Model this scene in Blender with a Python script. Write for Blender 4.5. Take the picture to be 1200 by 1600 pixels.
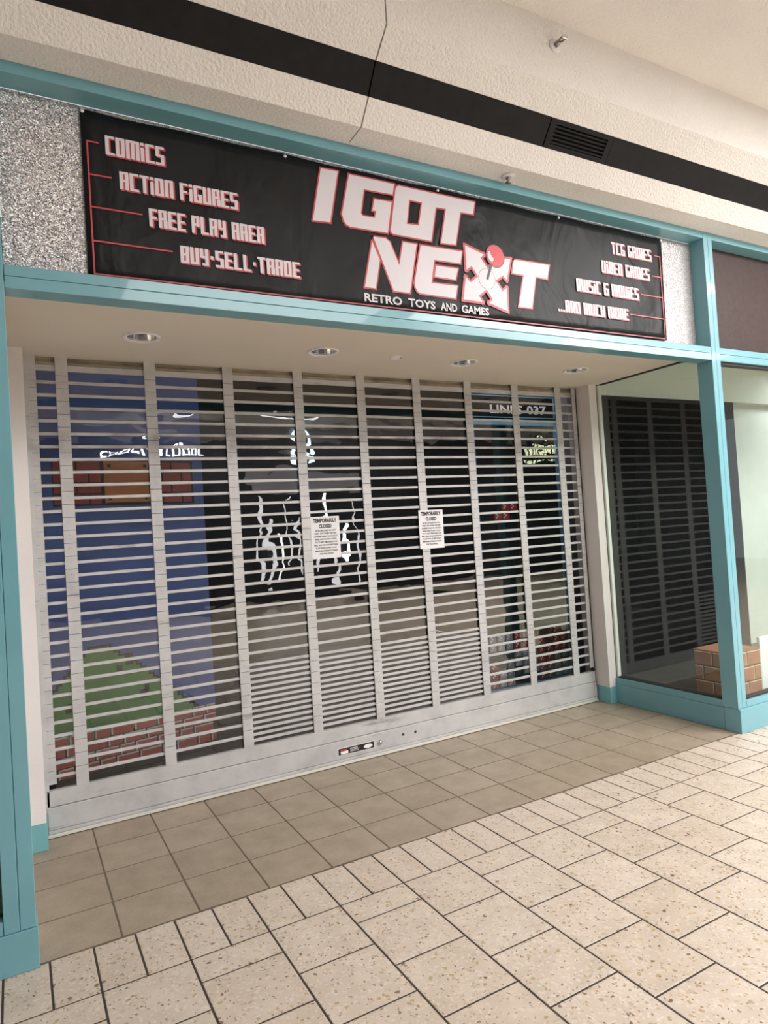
import bpy, bmesh, math, random
from mathutils import Vector, Matrix
from mathutils.geometry import tessellate_polygon

for _o in list(bpy.data.objects):
    bpy.data.objects.remove(_o)
random.seed(7)
sc = bpy.context.scene
COL = sc.collection
F = 0.3048                      # the place is laid out in feet (one floor tile = one foot)

# ------------------------------------------------------------------ camera
cam = bpy.data.cameras.new('camera')
cam.sensor_fit = 'VERTICAL'
cam.sensor_height = 36.0
cam.sensor_width = 27.0
cam.lens = 36.0 * 1046.7 / 1600.0
cam.clip_start = 0.05
cam.clip_end = 200
camo = bpy.data.objects.new('camera', cam)
COL.objects.link(camo)
camo.location = (-1.0 * F, -9.524 * F, 5.0903 * F)
camo.rotation_euler = (math.radians(91.3146), math.radians(3.6515), math.radians(-28.8847))
sc.camera = camo

# ------------------------------------------------------------------ world, lights, exposure
sc.view_settings.view_transform = 'Standard'
sc.view_settings.look = 'None'
sc.view_settings.gamma = 1.0
sc.view_settings.use_curve_mapping = False
sc.view_settings.exposure = 0.0
world = bpy.data.worlds.new('world')
sc.world = world
world.use_nodes = True
world.node_tree.nodes['Background'].inputs[0].default_value = (0.95, 0.97, 1.0, 1)
world.node_tree.nodes['Background'].inputs[1].default_value = 0.85


def area(name, x, y, z, sx, sy, power, color=(1, 0.988, 0.972), tilt=(0, 0, 0)):
    l = bpy.data.lights.new(name, 'AREA')
    l.shape = 'RECTANGLE'
    l.size = sx * F
    l.size_y = sy * F
    l.energy = power
    l.color = color
    o = bpy.data.objects.new(name, l)
    COL.objects.link(o)
    o.location = (x * F, y * F, z * F)
    o.rotation_euler = tilt
    return o


# ceiling light fields of the mall concourse (pointing down)
area('ceiling_light_field', 18, -9.5, 13.3, 10, 7, 430)
area('ceiling_light_field', 7, -13.5, 13.3, 9, 5, 130)
area('ceiling_light_field', 28, -18, 13.3, 12, 10, 420)
area('ceiling_light_field', 13, -24, 13.3, 14, 4, 130)

sc.cycles.use_denoising = True
sc.cycles.max_bounces = 8
sc.cycles.transparent_max_bounces = 24
sc.cycles.sample_clamp_indirect = 6.0


# ------------------------------------------------------------------ materials
def new_mat(name):
    m = bpy.data.materials.new(name)
    m.use_nodes = True
    nt = m.node_tree
    return m, nt, nt.nodes['Principled BSDF']


def nd(nt, t, **kw):
    n = nt.nodes.new(t)
    for k, v in kw.items():
        if hasattr(n, k):
            setattr(n, k, v)
        else:
            n.inputs[k.replace('_', ' ')].default_value = v
    return n


def ramp(nt, fac, stops, interp='LINEAR'):
    r = nt.nodes.new('ShaderNodeValToRGB')
    r.color_ramp.interpolation = interp
    e = r.color_ramp.elements
    while len(e) < len(stops):
        e.new(0.5)
    for el, (p, c) in zip(e, stops):
        el.position = p
        el.color = (*c, 1) if len(c) == 3 else c
    nt.links.new(fac, r.inputs[0])
    return r.outputs[0]


def mixc(nt, fac, a, b, mode='MIX'):
    m = nt.nodes.new('ShaderNodeMix')
    m.data_type = 'RGBA'
    m.blend_type = mode
    for sock, v in ((0, fac), (6, a), (7, b)):
        if isinstance(v, (int, float)):
            m.inputs[sock].default_value = v
        elif isinstance(v, tuple):
            m.inputs[sock].default_value = (*v, 1)
        else:
            nt.links.new(v, m.inputs[sock])
    return m.outputs[2]


def pos(nt):
    return nt.nodes.new('ShaderNodeNewGeometry').outputs['Position']


def simple(name, color, rough=0.5, metal=0.0, var=0.06, scale=6.0, bump=0.0, bscale=120.0, coat=0.0, spec=0.5, detail=3.0):
    """plain colour with slight procedural mottling and fine relief"""
    m, nt, b = new_mat(name)
    p = pos(nt)
    n = nd(nt, 'ShaderNodeTexNoise', Scale=scale, Detail=detail)
    nt.links.new(p, n.inputs['Vector'])
    lo = tuple(max(0, c * (1 - var)) for c in color)
    hi = tuple(min(1, c * (1 + var)) for c in color)
    nt.links.new(ramp(nt, n.outputs[0], [(0.3, lo), (0.7, hi)]), b.inputs['Base Color'])
    b.inputs['Roughness'].default_value = rough
    b.inputs['Metallic'].default_value = metal
    b.inputs['Specular IOR Level'].default_value = spec
    b.inputs['Coat Weight'].default_value = coat
    if bump:
        n2 = nd(nt, 'ShaderNodeTexNoise', Scale=bscale, Detail=4.0)
        nt.links.new(p, n2.inputs['Vector'])
        bp = nd(nt, 'ShaderNodeBump', Strength=bump, Distance=0.01)
        nt.links.new(n2.outputs[0], bp.inputs['Height'])
        nt.links.new(bp.outputs[0], b.inputs['Normal'])
    return m


def emissive(name, color, strength):
    m, nt, b = new_mat(name)
    b.inputs['Base Color'].default_value = (*color, 1)
    b.inputs['Emission Color'].default_value = (*color, 1)
    b.inputs['Emission Strength'].default_value = strength
    return m


def terrazzo():
    m, nt, b = new_mat('terrazzo_stone')
    p = pos(nt)
    base_n = nd(nt, 'ShaderNodeTexNoise', Scale=9.0, Detail=5.0)
    nt.links.new(p, base_n.inputs['Vector'])
    col = ramp(nt, base_n.outputs[0], [(0.3, (0.49, 0.41, 0.345)), (0.7, (0.58, 0.495, 0.425))])
    # warp so the chips are not round
    wn = nd(nt, 'ShaderNodeTexNoise', Scale=55.0, Detail=1.0)
    nt.links.new(p, wn.inputs['Vector'])
    wv = nt.nodes.new('ShaderNodeVectorMath')
    wv.operation = 'MULTIPLY_ADD'
    nt.links.new(wn.outputs['Color'], wv.inputs[0])
    wv.inputs[1].default_value = (0.022, 0.022, 0.0)
    nt.links.new(p, wv.inputs[2])

    def chips(scale, lo, thr, stops, amount, c_in):
        v = nd(nt, 'ShaderNodeTexVoronoi', Scale=scale, Randomness=1.0)
        nt.links.new(wv.outputs[0], v.inputs['Vector'])
        sep = nt.nodes.new('ShaderNodeSeparateColor')
        nt.links.new(v.outputs['Color'], sep.inputs[0])
        pick = nt.nodes.new('ShaderNodeMath')
        pick.operation = 'GREATER_THAN'
        nt.links.new(sep.outputs[0], pick.inputs[0])
        pick.inputs[1].default_value = lo
        near = nt.nodes.new('ShaderNodeMath')
        near.operation = 'LESS_THAN'
        nt.links.new(v.outputs['Distance'], near.inputs[0])
        near.inputs[1].default_value = thr
        mu = nt.nodes.new('ShaderNodeMath')
        mu.operation = 'MULTIPLY'
        nt.links.new(pick.outputs[0], mu.inputs[0])
        nt.links.new(near.outputs[0], mu.inputs[1])
        mu2 = nt.nodes.new('ShaderNodeMath')
        mu2.operation = 'MULTIPLY'
        nt.links.new(mu.outputs[0], mu2.inputs[0])
        mu2.inputs[1].default_value = amount
        return mixc(nt, mu2.outputs[0], c_in, ramp(nt, sep.outputs[1], stops, 'CONSTANT'))
    col = chips(80.0, 0.40, 0.50, [(0.0, (0.63, 0.55, 0.47)), (0.45, (0.50, 0.42, 0.33)), (0.7, (0.66, 0.60, 0.54)), (0.88, (0.38, 0.31, 0.21))], 0.55, col)
    col = chips(46.0, 0.80, 0.34, [(0.0, (0.40, 0.29, 0.15)), (0.35, (0.33, 0.28, 0.17)), (0.6, (0.50, 0.39, 0.24)), (0.85, (0.15, 0.06, 0.03))], 0.85, col)
    col = chips(100.0, 0.88, 0.40, [(0.0, (0.24, 0.17, 0.10)), (0.5, (0.13, 0.10, 0.07)), (0.8, (0.36, 0.19, 0.08))], 0.85, col)
    oi = nt.nodes.new('ShaderNodeObjectInfo')
    tone = ramp(nt, oi.outputs['Random'], [(0.0, (0.94, 0.93, 0.90)), (0.5, (0.98, 0.98, 0.97)), (1.0, (1.0, 1.0, 1.0))])
    col = mixc(nt, 1.0, col, tone, 'MULTIPLY')
    nt.links.new(col, b.inputs['Base Color'])
    rn = nd(nt, 'ShaderNodeTexNoise', Scale=4.0, Detail=4.0)
    nt.links.new(p, rn.inputs['Vector'])
    rr = nt.nodes.new('ShaderNodeMapRange')
    rr.inputs[3].default_value = 0.26
    rr.inputs[4].default_value = 0.42
    nt.links.new(rn.outputs[0], rr.inputs[0])
    nt.links.new(rr.outputs[0], b.inputs['Roughness'])
    return m


def grey_tile():
    m, nt, b = new_mat('taupe_porcelain')
    p = pos(nt)
    n1 = nd(nt, 'ShaderNodeTexNoise', Scale=7.0, Detail=6.0, Roughness=0.6)
    nt.links.new(p, n1.inputs['Vector'])
    col = ramp(nt, n1.outputs[0], [(0.3, (0.27, 0.21, 0.15)), (0.55, (0.36, 0.29, 0.215)), (0.75, (0.43, 0.355, 0.27))])
    n2 = nd(nt, 'ShaderNodeTexNoise', Scale=180.0, Detail=2.0)
    nt.links.new(p, n2.inputs['Vector'])
    col = mixc(nt, 0.35, col, ramp(nt, n2.outputs[0], [(0.35, (0.20, 0.16, 0.12)), (0.65, (0.38, 0.32, 0.25))]))
    oi = nt.nodes.new('ShaderNodeObjectInfo')
    tone = ramp(nt, oi.outputs['Random'], [(0.0, (0.90, 0.89, 0.88)), (1.0, (1.0, 1.0, 1.0))])
    nt.links.new(mixc(nt, 1.0, col, tone, 'MULTIPLY'), b.inputs['Base Color'])
    b.inputs['Roughness'].default_value = 0.42
    bp = nd(nt, 'ShaderNodeBump', Strength=0.12, Distance=0.004)
    nt.links.new(n2.outputs[0], bp.inputs['Height'])
    nt.links.new(bp.outputs[0], b.inputs['Normal'])
    return m


def far_floor_mat():
    m, nt, b = new_mat('terrazzo_far')
    p = pos(nt)
    br = nd(nt, 'ShaderNodeTexBrick', Scale=1.0)
    br.offset = 0.5
    br.inputs['Color1'].default_value = (0.56, 0.47, 0.36, 1)
    br.inputs['Color2'].default_value = (0.60, 0.50, 0.39, 1)
    br.inputs['Mortar'].default_value = (0.05, 0.04, 0.03, 1)
    br.inputs['Mortar Size'].default_value = 0.004
    br.inputs['Brick Width'].default_value = F
    br.inputs['Row Height'].default_value = F
    nt.links.new(p, br.inputs['Vector'])
    nt.links.new(br.outputs[0], b.inputs['Base Color'])
    b.inputs['Roughness'].default_value = 0.32
    return m


def glitter():
    m, nt, b = new_mat('holographic_glitter_vinyl')
    p = pos(nt)
    v = nd(nt, 'ShaderNodeTexVoronoi', Scale=250.0)
    nt.links.new(p, v.inputs['Vector'])
    v2 = nd(nt, 'ShaderNodeTexVoronoi', Scale=85.0)
    nt.links.new(p, v2.inputs['Vector'])
    sep = nt.nodes.new('ShaderNodeSeparateColor')
    nt.links.new(v.outputs['Color'], sep.inputs[0])
    c1 = ramp(nt, sep.outputs[0], [(0.0, (0.16, 0.15, 0.16)), (0.35, (0.50, 0.47, 0.48)), (0.7, (0.68, 0.62, 0.62)), (0.95, (0.9, 0.9, 0.9))])
    c2 = ramp(nt, sep.outputs[1], [(0.0, (0.75, 0.62, 0.85)), (0.2, (0.62, 0.78, 0.95)), (0.35, (0.95, 0.95, 0.95)), (0.75, (1, 0.96, 0.92)), (0.9, (0.72, 0.95, 0.75)), (1.0, (1.0, 0.68, 0.62))])
    nt.links.new(mixc(nt, 0.6, c1, c2, 'MULTIPLY'), b.inputs['Base Color'])
    b.inputs['Metallic'].default_value = 0.35
    b.inputs['Roughness'].default_value = 0.34
    add = nt.nodes.new('ShaderNodeVectorMath')
    add.operation = 'ADD'
    s1 = nt.nodes.new('ShaderNodeVectorMath')
    s1.operation = 'MULTIPLY_ADD'
    nt.links.new(v.outputs['Color'], s1.inputs[0])
    s1.inputs[1].default_value = (0.6, 0.6, 0.6)
    s1.inputs[2].default_value = (-0.3, -0.3, -0.3)
    g = nt.nodes.new('ShaderNodeNewGeometry')
    nt.links.new(s1.outputs[0], add.inputs[0])
    nt.links.new(g.outputs['Normal'], add.inputs[1])
    nm = nt.nodes.new('ShaderNodeVectorMath')
    nm.operation = 'NORMALIZE'
    nt.links.new(add.outputs[0], nm.inputs[0])
    nt.links.new(nm.outputs[0], b.inputs['Normal'])
    return m


def glass_mat(name, tint, gain=1.0, rough=0.0, bump=None):
    """clear sheet: fresnel mix of a mirror and a straight-through tint"""
    m = bpy.data.materials.new(name)
    m.use_nodes = True
    nt = m.node_tree
    nt.nodes.remove(nt.nodes['Principled BSDF'])
    out = nt.nodes['Material Output']
    tr = nt.nodes.new('ShaderNodeBsdfTransparent')
    tr.inputs[0].default_value = (*tint, 1)
    gl = nt.nodes.new('ShaderNodeBsdfGlossy')
    gl.inputs['Roughness'].default_value = rough
    gl.inputs[0].default_value = (1, 1, 1, 1)
    fr = nt.nodes.new('ShaderNodeFresnel')
    geo = nt.nodes.new('ShaderNodeNewGeometry')
    io = nt.nodes.new('ShaderNodeMath')
    io.operation = 'MULTIPLY_ADD'
    nt.links.new(geo.outputs['Backfacing'], io.inputs[0])
    io.inputs[1].default_value = 1 / 1.5 - 1.5
    io.inputs[2].default_value = 1.5
    nt.links.new(io.outputs[0], fr.inputs[0])
    g = nt.nodes.new('ShaderNodeMath')
    g.operation = 'MULTIPLY'
    g.use_clamp = True
    nt.links.new(fr.outputs[0], g.inputs[0])
    g.inputs[1].default_value = gain
    mx = nt.nodes.new('ShaderNodeMixShader')
    nt.links.new(g.outputs[0], mx.inputs[0])
    nt.links.new(tr.outputs[0], mx.inputs[1])
    nt.links.new(gl.outputs[0], mx.inputs[2])
    nt.links.new(mx.outputs[0], out.inputs[0])
    if bump:
        sx, sz, strength, dist = bump
        mp = nt.nodes.new('ShaderNodeMapping')
        mp.inputs['Scale'].default_value = (sx, 1.0, sz)
        nt.links.new(geo.outputs['Position'], mp.inputs[0])
        n = nd(nt, 'ShaderNodeTexNoise', Scale=1.0, Detail=0.6, Distortion=0.5)
        nt.links.new(mp.outputs[0], n.inputs['Vector'])
        bp = nd(nt, 'ShaderNodeBump', Strength=strength, Distance=dist)
        nt.links.new(n.outputs[0], bp.inputs['Height'])
        nt.links.new(bp.outputs[0], gl.inputs['Normal'])
    return m


def gate_metal():
    m, nt, b = new_mat('grey_anodised_aluminium')
    p = pos(nt)
    n = nd(nt, 'ShaderNodeTexNoise', Scale=5.0, Detail=6.0, Roughness=0.65)
    nt.links.new(p, n.inputs['Vector'])
    col = ramp(nt, n.outputs[0], [(0.28, (0.42, 0.415, 0.42)), (0.5, (0.53, 0.525, 0.53)), (0.75, (0.60, 0.595, 0.60))])
    mp = nt.nodes.new('ShaderNodeMapping')
    mp.inputs['Scale'].default_value = (1.2, 1, 9)
    nt.links.new(p, mp.inputs[0])
    n3 = nd(nt, 'ShaderNodeTexNoise', Scale=1.6, Detail=6.0, Roughness=0.7)
    nt.links.new(mp.outputs[0], n3.inputs['Vector'])
    dirt = ramp(nt, n3.outputs[0], [(0.60, (0, 0, 0)), (0.76, (1, 1, 1))])
    col = mixc(nt, dirt, col, (0.22, 0.20, 0.185))
    sx = nt.nodes.new('ShaderNodeSeparateXYZ')
    nt.links.new(p, sx.inputs[0])
    mr = nt.nodes.new('ShaderNodeMapRange')
    nt.links.new(sx.outputs[2], mr.inputs[0])
    mr.inputs[1].default_value = 1.98
    mr.inputs[2].default_value = 2.32
    bell = ramp(nt, mr.outputs[0], [(0.0, (0, 0, 0)), (0.5, (0.75, 0.75, 0.75)), (1.0, (0, 0, 0))])
    nb = nd(nt, 'ShaderNodeTexNoise', Scale=6.0, Detail=3.0)
    nt.links.new(p, nb.inputs['Vector'])
    st = mixc(nt, 1.0, bell, ramp(nt, nb.outputs[0], [(0.42, (0, 0, 0)), (0.62, (1, 1, 1))]), 'MULTIPLY')
    col = mixc(nt, st, col, (0.20, 0.19, 0.18))
    nt.links.new(col, b.inputs['Base Color'])
    b.inputs['Roughness'].default_value = 0.42
    b.inputs['Metallic'].default_value = 0.15
    return m


def banner_mat():
    m, nt, b = new_mat('black_banner_vinyl')
    p = pos(nt)
    b.inputs['Base Color'].default_value = (0.012, 0.012, 0.013, 1)
    b.inputs['Roughness'].default_value = 0.42
    b.inputs['Specular IOR Level'].default_value = 0.18
    mp = nt.nodes.new('ShaderNodeMapping')
    mp.inputs['Scale'].default_value = (2.2, 1, 1.1)
    mp.inputs['Rotation'].default_value = (0, 0.5, 0)
    nt.links.new(p, mp.inputs[0])
    n = nd(nt, 'ShaderNodeTexNoise', Scale=1.6, Detail=3.0, Distortion=0.8)
    nt.links.new(mp.outputs[0], n.inputs['Vector'])
    bp = nd(nt, 'ShaderNodeBump', Strength=0.5, Distance=0.05)
    nt.links.new(n.outputs[0], bp.inputs['Height'])
    nt.links.new(bp.outputs[0], b.inputs['Normal'])
    return m


M = dict(
    teal=simple('teal_gloss_paint', (0.155, 0.36, 0.425), rough=0.30, var=0.05, scale=3.0, coat=0.35),
    teal_side=simple('aqua_base_paint', (0.17, 0.41, 0.45), rough=0.35, var=0.06, scale=4.0),
    plaster=simple('textured_ceiling_plaster', (0.79, 0.765, 0.745), rough=0.85, var=0.03, scale=2.0, bump=0.8, bscale=75.0),
    smooth_ceiling=simple('smooth_soffit_paint', (0.66, 0.60, 0.52), rough=0.75, var=0.03, scale=2.0),
    black=simple('black_matt_paint', (0.010, 0.010, 0.011), rough=0.7, var=0.2, scale=20, spec=0.2),
    slot=simple('black_slot_recess', (0.004, 0.004, 0.004), rough=0.8, var=0.1),
    white=simple('white_wall_paint', (0.72, 0.69, 0.685), rough=0.6, var=0.03, scale=3.0, bump=0.1, bscale=200),
    trimw=simple('pale_green_white_frame', (0.66, 0.70, 0.66), rough=0.4, var=0.03),
    seal=simple('dark_rubber_seal', (0.02, 0.02, 0.022), rough=0.6, var=0.1),
    gate=gate_metal(),
    threshold=simple('polished_threshold_strip', (0.72, 0.70, 0.66), rough=0.35, var=0.05, metal=0.2),
    header=simple('stained_header_metal', (0.27, 0.23, 0.17), rough=0.5, var=0.35, scale=7.0),
    terr=terrazzo(), greyt=grey_tile(), farfloor=far_floor_mat(),
    grout_dark=simple('dark_brown_grout', (0.045, 0.032, 0.024), rough=0.9, var=0.2, scale=30),
    grout_grey=simple('grey_grout', (0.12, 0.095, 0.065), rough=0.9, var=0.25, scale=30),
    glitter=glitter(), banner=banner_mat(),
    ink_white=simple('white_banner_print', (0.66, 0.62, 0.67), rough=0.4, var=0.02),
    ink_red=simple('red_banner_print', (0.50, 0.055, 0.07), rough=0.4, var=0.05),
    ink_ball=simple('bright_red_print', (0.58, 0.035, 0.055), rough=0.4, var=0.03),
    ink_black=simple('black_print', (0.008, 0.008, 0.009), rough=0.4, var=0.05),
    chrome=simple('brushed_chrome', (0.72, 0.71, 0.70), rough=0.12, metal=1.0, var=0.05),
    chrome_dark=simple('dark_nickel', (0.30, 0.28, 0.26), rough=0.3, metal=1.0, var=0.1),
    paper=simple('white_paper', (0.74, 0.73, 0.76), rough=0.7, var=0.02),
    glass=glass_mat('storefront_glass', (0.93, 0.965, 0.945), 1.0),
    poly=glass_mat('wavy_polycarbonate', (0.95, 0.95, 0.96), 1.3, 0.0, (4.5, 8.0, 0.3, 0.0045)),
    dark_room=simple('black_shop_wall', (0.006, 0.006, 0.007), rough=0.9, var=0.2, spec=0.05),
    dark_floor=simple('dark_shop_floor', (0.035, 0.031, 0.028), rough=0.35, var=0.25, scale=3.0),
    grey_room=simple('warm_grey_shop_wall', (0.20, 0.175, 0.185), rough=0.8, var=0.15, bump=0.2, bscale=90),
    display_wall=simple('pale_display_wall', (0.56, 0.59, 0.55), rough=0.7, var=0.03),
    brown_sign=simple('brown_sign_panel', (0.050, 0.030, 0.029), rough=0.5, var=0.12, scale=30, spec=0.25),
    m_blue=simple('blue_mural_print', (0.06, 0.115, 0.34), rough=0.45, var=0.14, scale=2.5),
    m_green=simple('green_mural_print', (0.075, 0.24, 0.055), rough=0.5, var=0.12, scale=4),
    m_dark=simple('dark_mural_print', (0.012, 0.012, 0.012), rough=0.5, var=0.1),
    m_brick=simple('red_mural_print', (0.36, 0.065, 0.05), rough=0.5, var=0.12, scale=6),
    m_brick2=simple('rust_mural_print', (0.42, 0.085, 0.06), rough=0.5, var=0.12, scale=6),
    m_white=simple('white_mural_print', (0.60, 0.56, 0.53), rough=0.5, var=0.05),
    m_orange=simple('orange_mural_print', (0.55, 0.20, 0.05), rough=0.5, var=0.08),
    blue_line=simple('light_blue_frame', (0.16, 0.40, 0.62), rough=0.5, var=0.05),
    blk_red=simple('red_block', (0.42, 0.03, 0.035), rough=0.4, var=0.08),
    blk_grey=simple('grey_block', (0.34, 0.35, 0.38), rough=0.4, var=0.1),
    blk_white=simple('white_highlight', (0.85, 0.82, 0.82), rough=0.4, var=0.02),
    card=simple('dark_brick_card', (0.030, 0.014, 0.010), rough=0.6, var=0.1),
    brick=simple('orange_brown_brick_face', (0.30, 0.115, 0.055), rough=0.55, var=0.18, scale=9),
    brick_hi=simple('cream_brick_edge', (0.75, 0.55, 0.40), rough=0.55, var=0.05),
    lit_white=emissive('lit_white_sign', (1.0, 1.0, 1.0), 16),
    lit_blue=emissive('lit_bluish_tube', (0.70, 0.88, 1.0), 14),
    lit_strip=emissive('lit_display_strip', (0.95, 0.95, 1.0), 5.0),
    lit_yellow=emissive('lit_warm_sign', (1.0, 0.95, 0.60), 9),
    fascia=simple('grey_shop_fascia', (0.42, 0.41, 0.45), rough=0.5, var=0.05),
    shop_dark=simple('dark_shopfront', (0.03, 0.032, 0.038), rough=0.3, var=0.3, scale=2.0),
    shade_glass=glass_mat('dark_tinted_glass', (0.45, 0.5, 0.52), 1.0),
)


# ------------------------------------------------------------------ helpers
ORG = {}


class MB:
    """collects geometry in feet"""
    def __init__(s):
        s.v, s.f, s.m = [], [], []

    def add(s, vs, fs, mi=0):
        n = len(s.v)
        s.v += [tuple(v) for v in vs]
        s.f += [tuple(i + n for i in f) for f in fs]
        s.m += [mi] * len(fs)
        return s

    def box(s, x0, x1, y0, y1, z0, z1, mi=0, bev=0.0):
        if bev <= 0:
            vs = [(x, y, z) for z in (z0, z1) for y in (y0, y1) for x in (x0, x1)]
            fs = [(0, 2, 3, 1), (4, 5, 7, 6), (0, 1, 5, 4), (2, 6, 7, 3), (0, 4, 6, 2), (1, 3, 7, 5)]
            return s.add(vs, fs, mi)
        bm = bmesh.new()
        bmesh.ops.create_cube(bm, size=1)
        for v in bm.verts:
            v.co = Vector(((x0 + x1) / 2 + v.co.x * (x1 - x0), (y0 + y1) / 2 + v.co.y * (y1 - y0), (z0 + z1) / 2 + v.co.z * (z1 - z0)))
        bmesh.ops.bevel(bm, geom=bm.edges[:], offset=bev, segments=1, affect='EDGES')
        bm.verts.index_update()
        s.add([v.co[:] for v in bm.verts], [[v.index for v in f.verts] for f in bm.faces], mi)
        bm.free()
        return s

    def prism_x(s, prof, x0, x1, mi=0):
        """profile [(y,z)...] extruded along x, closed"""
        n = len(prof)
        vs = [(x0, y, z) for y, z in prof] + [(x1, y, z) for y, z in prof]
        fs = [(i, (i + 1) % n, n + (i + 1) % n, n + i) for i in range(n)]
        tris = tessellate_polygon([[Vector((0, y, z)) for y, z in prof]])
        fs += [t for t in tris] + [tuple(n + i for i in reversed(t)) for t in tris]
        return s.add(vs, fs, mi)

    def sheet_x(s, prof, x0, x1, mi=0):
        n = len(prof)
        vs = [(x0, y, z) for y, z in prof] + [(x1, y, z) for y, z in prof]
        return s.add(vs, [(i, i + 1, n + i + 1, n + i) for i in range(n - 1)], mi)

    def flat(s, loops, y, mi=0, fn=None):
        """polygon (with holes) in the x-z plane at depth y, facing -y"""
        vs = [p for l in loops for p in l]
        tris = tessellate_polygon([[Vector((a, b, 0)) for a, b in l] for l in loops])
        fs = []
        for t in tris:
            a, b, c = (vs[i] for i in t)
            ar = (b[0] - a[0]) * (c[1] - a[1]) - (c[0] - a[0]) * (b[1] - a[1])
            fs.append(t if ar > 0 else tuple(reversed(t)))
        pts = [(a, y, b) for a, b in vs] if fn is None else [fn(a, y, b) for a, b in vs]
        return s.add(pts, fs, mi)

    def rect(s, x0, x1, z0, z1, y, mi=0, fn=None):
        pts = [(x0, y, z0), (x1, y, z0), (x1, y, z1), (x0, y, z1)]
        if fn:
            pts = [fn(*p) for p in pts]
        return s.add(pts, [(0, 1, 2, 3)], mi)

    def lathe(s, prof, c, axis='z', seg=24, mi=0):
        """prof [(r,h)...]"""
        vs, n = [], len(prof)
        for k in range(seg):
            a = 2 * math.pi * k / seg
            for r, h in prof:
                u, w = r * math.cos(a), r * math.sin(a)
                vs.append((c[0] + u, c[1] + w, c[2] + h) if axis == 'z' else (c[0] + u, c[1] + h, c[2] + w))
        fs = []
        for k in range(seg):
            k2 = (k + 1) % seg
            for i in range(n - 1):
                fs.append((k * n + i, k2 * n + i, k2 * n + i + 1, k * n + i + 1))
        return s.add(vs, fs, mi)

    def build(s, name, mats, parent=None, smooth=False, fixn=False):
        org = ORG.get(parent, (0, 0, 0)) if parent is not None else (0, 0, 0)
        me = bpy.data.meshes.new(name)
        me.from_pydata([((v[0] - org[0]) * F, (v[1] - org[1]) * F, (v[2] - org[2]) * F) for v in s.v], [], s.f)
        if not isinstance(mats, (list, tuple)):
            mats = [mats]
        for m in mats:
            me.materials.append(m)
        if len(mats) > 1:
            for p, mi in zip(me.polygons, s.m):
                p.material_index = mi
        if smooth:
            for p in me.polygons:
                p.use_smooth = True
        me.update()
        if fixn:
            bm = bmesh.new()
            bm.from_mesh(me)
            bmesh.ops.recalc_face_normals(bm, faces=bm.faces)
            bm.to_mesh(me)
            bm.free()
        o = bpy.data.objects.new(name, me)
        COL.objects.link(o)
        if parent is not None:
            o.parent = parent
            ORG[o] = org
        return o


def empty(name, x, y, z, parent=None):
    o = bpy.data.objects.new(name, None)
    o.empty_display_size = 0.1
    COL.objects.link(o)
    po = ORG.get(parent, (0, 0, 0)) if parent is not None else (0, 0, 0)
    o.location = ((x - po[0]) * F, (y - po[1]) * F, (z - po[2]) * F)
    if parent is not None:
        o.parent = parent
    ORG[o] = (x, y, z)
    return o


def tag(o, label, cat, group=None):
    o['label'] = label
    o['category'] = cat
    if group:
        o['group'] = group
    return o


def struct(o, label=None, cat=None):
    o['kind'] = 'structure'
    if label:
        o['label'] = label
    if cat:
        o['category'] = cat
    return o


def inst(src, x, y, z, parent, rot=None, name=None):
    """copy sharing mesh data, placed in parent space (feet)"""
    c = src.copy()
    COL.objects.link(c)
    c.parent = parent
    c.location = (x * F, y * F, z * F)
    if rot:
        c.rotation_euler = rot
    return c


# ------------------------------------------------------------------ floor
def floor_piece(name, label, cat):
    o = empty(name, 0, 0, 0)
    return struct(o, label, cat)


def tile_mesh(w, d, mat, key, cache={}):
    k = (round(w, 3), round(d, 3), key)
    if k not in cache:
        mb = MB()
        g, b = 0.013, 0.005
        x0, x1, y0, y1 = g, w - g, g, d - g
        vs = [(x0, y0, -.05), (x1, y0, -.05), (x1, y1, -.05), (x0, y1, -.05),
              (x0, y0, -b * .5), (x1, y0, -b * .5), (x1, y1, -b * .5), (x0, y1, -b * .5),
              (x0 + b, y0 + b, 0), (x1 - b, y0 + b, 0), (x1 - b, y1 - b, 0), (x0 + b, y1 - b, 0)]
        fs = [(8, 9, 10, 11)] + [(a, (a + 1) % 4, 4 + (a + 1) % 4, 4 + a) for a in range(4)] + [(4 + a, 4 + (a + 1) % 4, 8 + (a + 1) % 4, 8 + a) for a in range(4)]
        mb.add(vs, fs)
        me = bpy.data.meshes.new('tile')
        me.from_pydata([tuple(c * F for c in v) for v in mb.v], [], mb.f)
        me.materials.append(mat)
        me.update()
        cache[k] = me
    return cache[k]


def lay(parent, x, y, w, d, mat, key):
    o = bpy.data.objects.new('tile', tile_mesh(w, d, mat, key))
    COL.objects.link(o)
    o.parent = parent
    o.location = (x * F, y * F, random.uniform(-0.0015, 0.0) * F)
    return o


fl = floor_piece('floor', 'mall concourse floor of speckled beige terrazzo tiles with dark joints', 'floor')
MB().box(-4.35, 17.65, -9.0, -0.012, -0.3, -0.007).build('grout', M['grout_dark'], fl)
x = -4.35
while x < 17.6:
    lay(fl, x, -1.0, 0.5, 1.0, M['terr'], 't')
    x += 0.5
for k in range(-4, 18):
    x0 = -0.35 + k
    y = -1.0
    if k % 2:
        y -= 0.5
        lay(fl, x0, y, 1.0, 0.5, M['terr'], 't')
    while y > -8.9:
        d = min(1.0, y + 9.0)
        if d < 0.1:
            break
        y -= d
        lay(fl, x0, y, 1.0, d, M['terr'], 't')
far = MB()
far.box(-30, -4.35, -31, 0, -0.3, -0.003)
far.box(17.65, 60, -31, 0, -0.3, -0.003)
far.box(-4.35, 17.65, -31, -9.0, -0.3, -0.003)
o = far.build('far_paving', M['farfloor'], fl)

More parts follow.
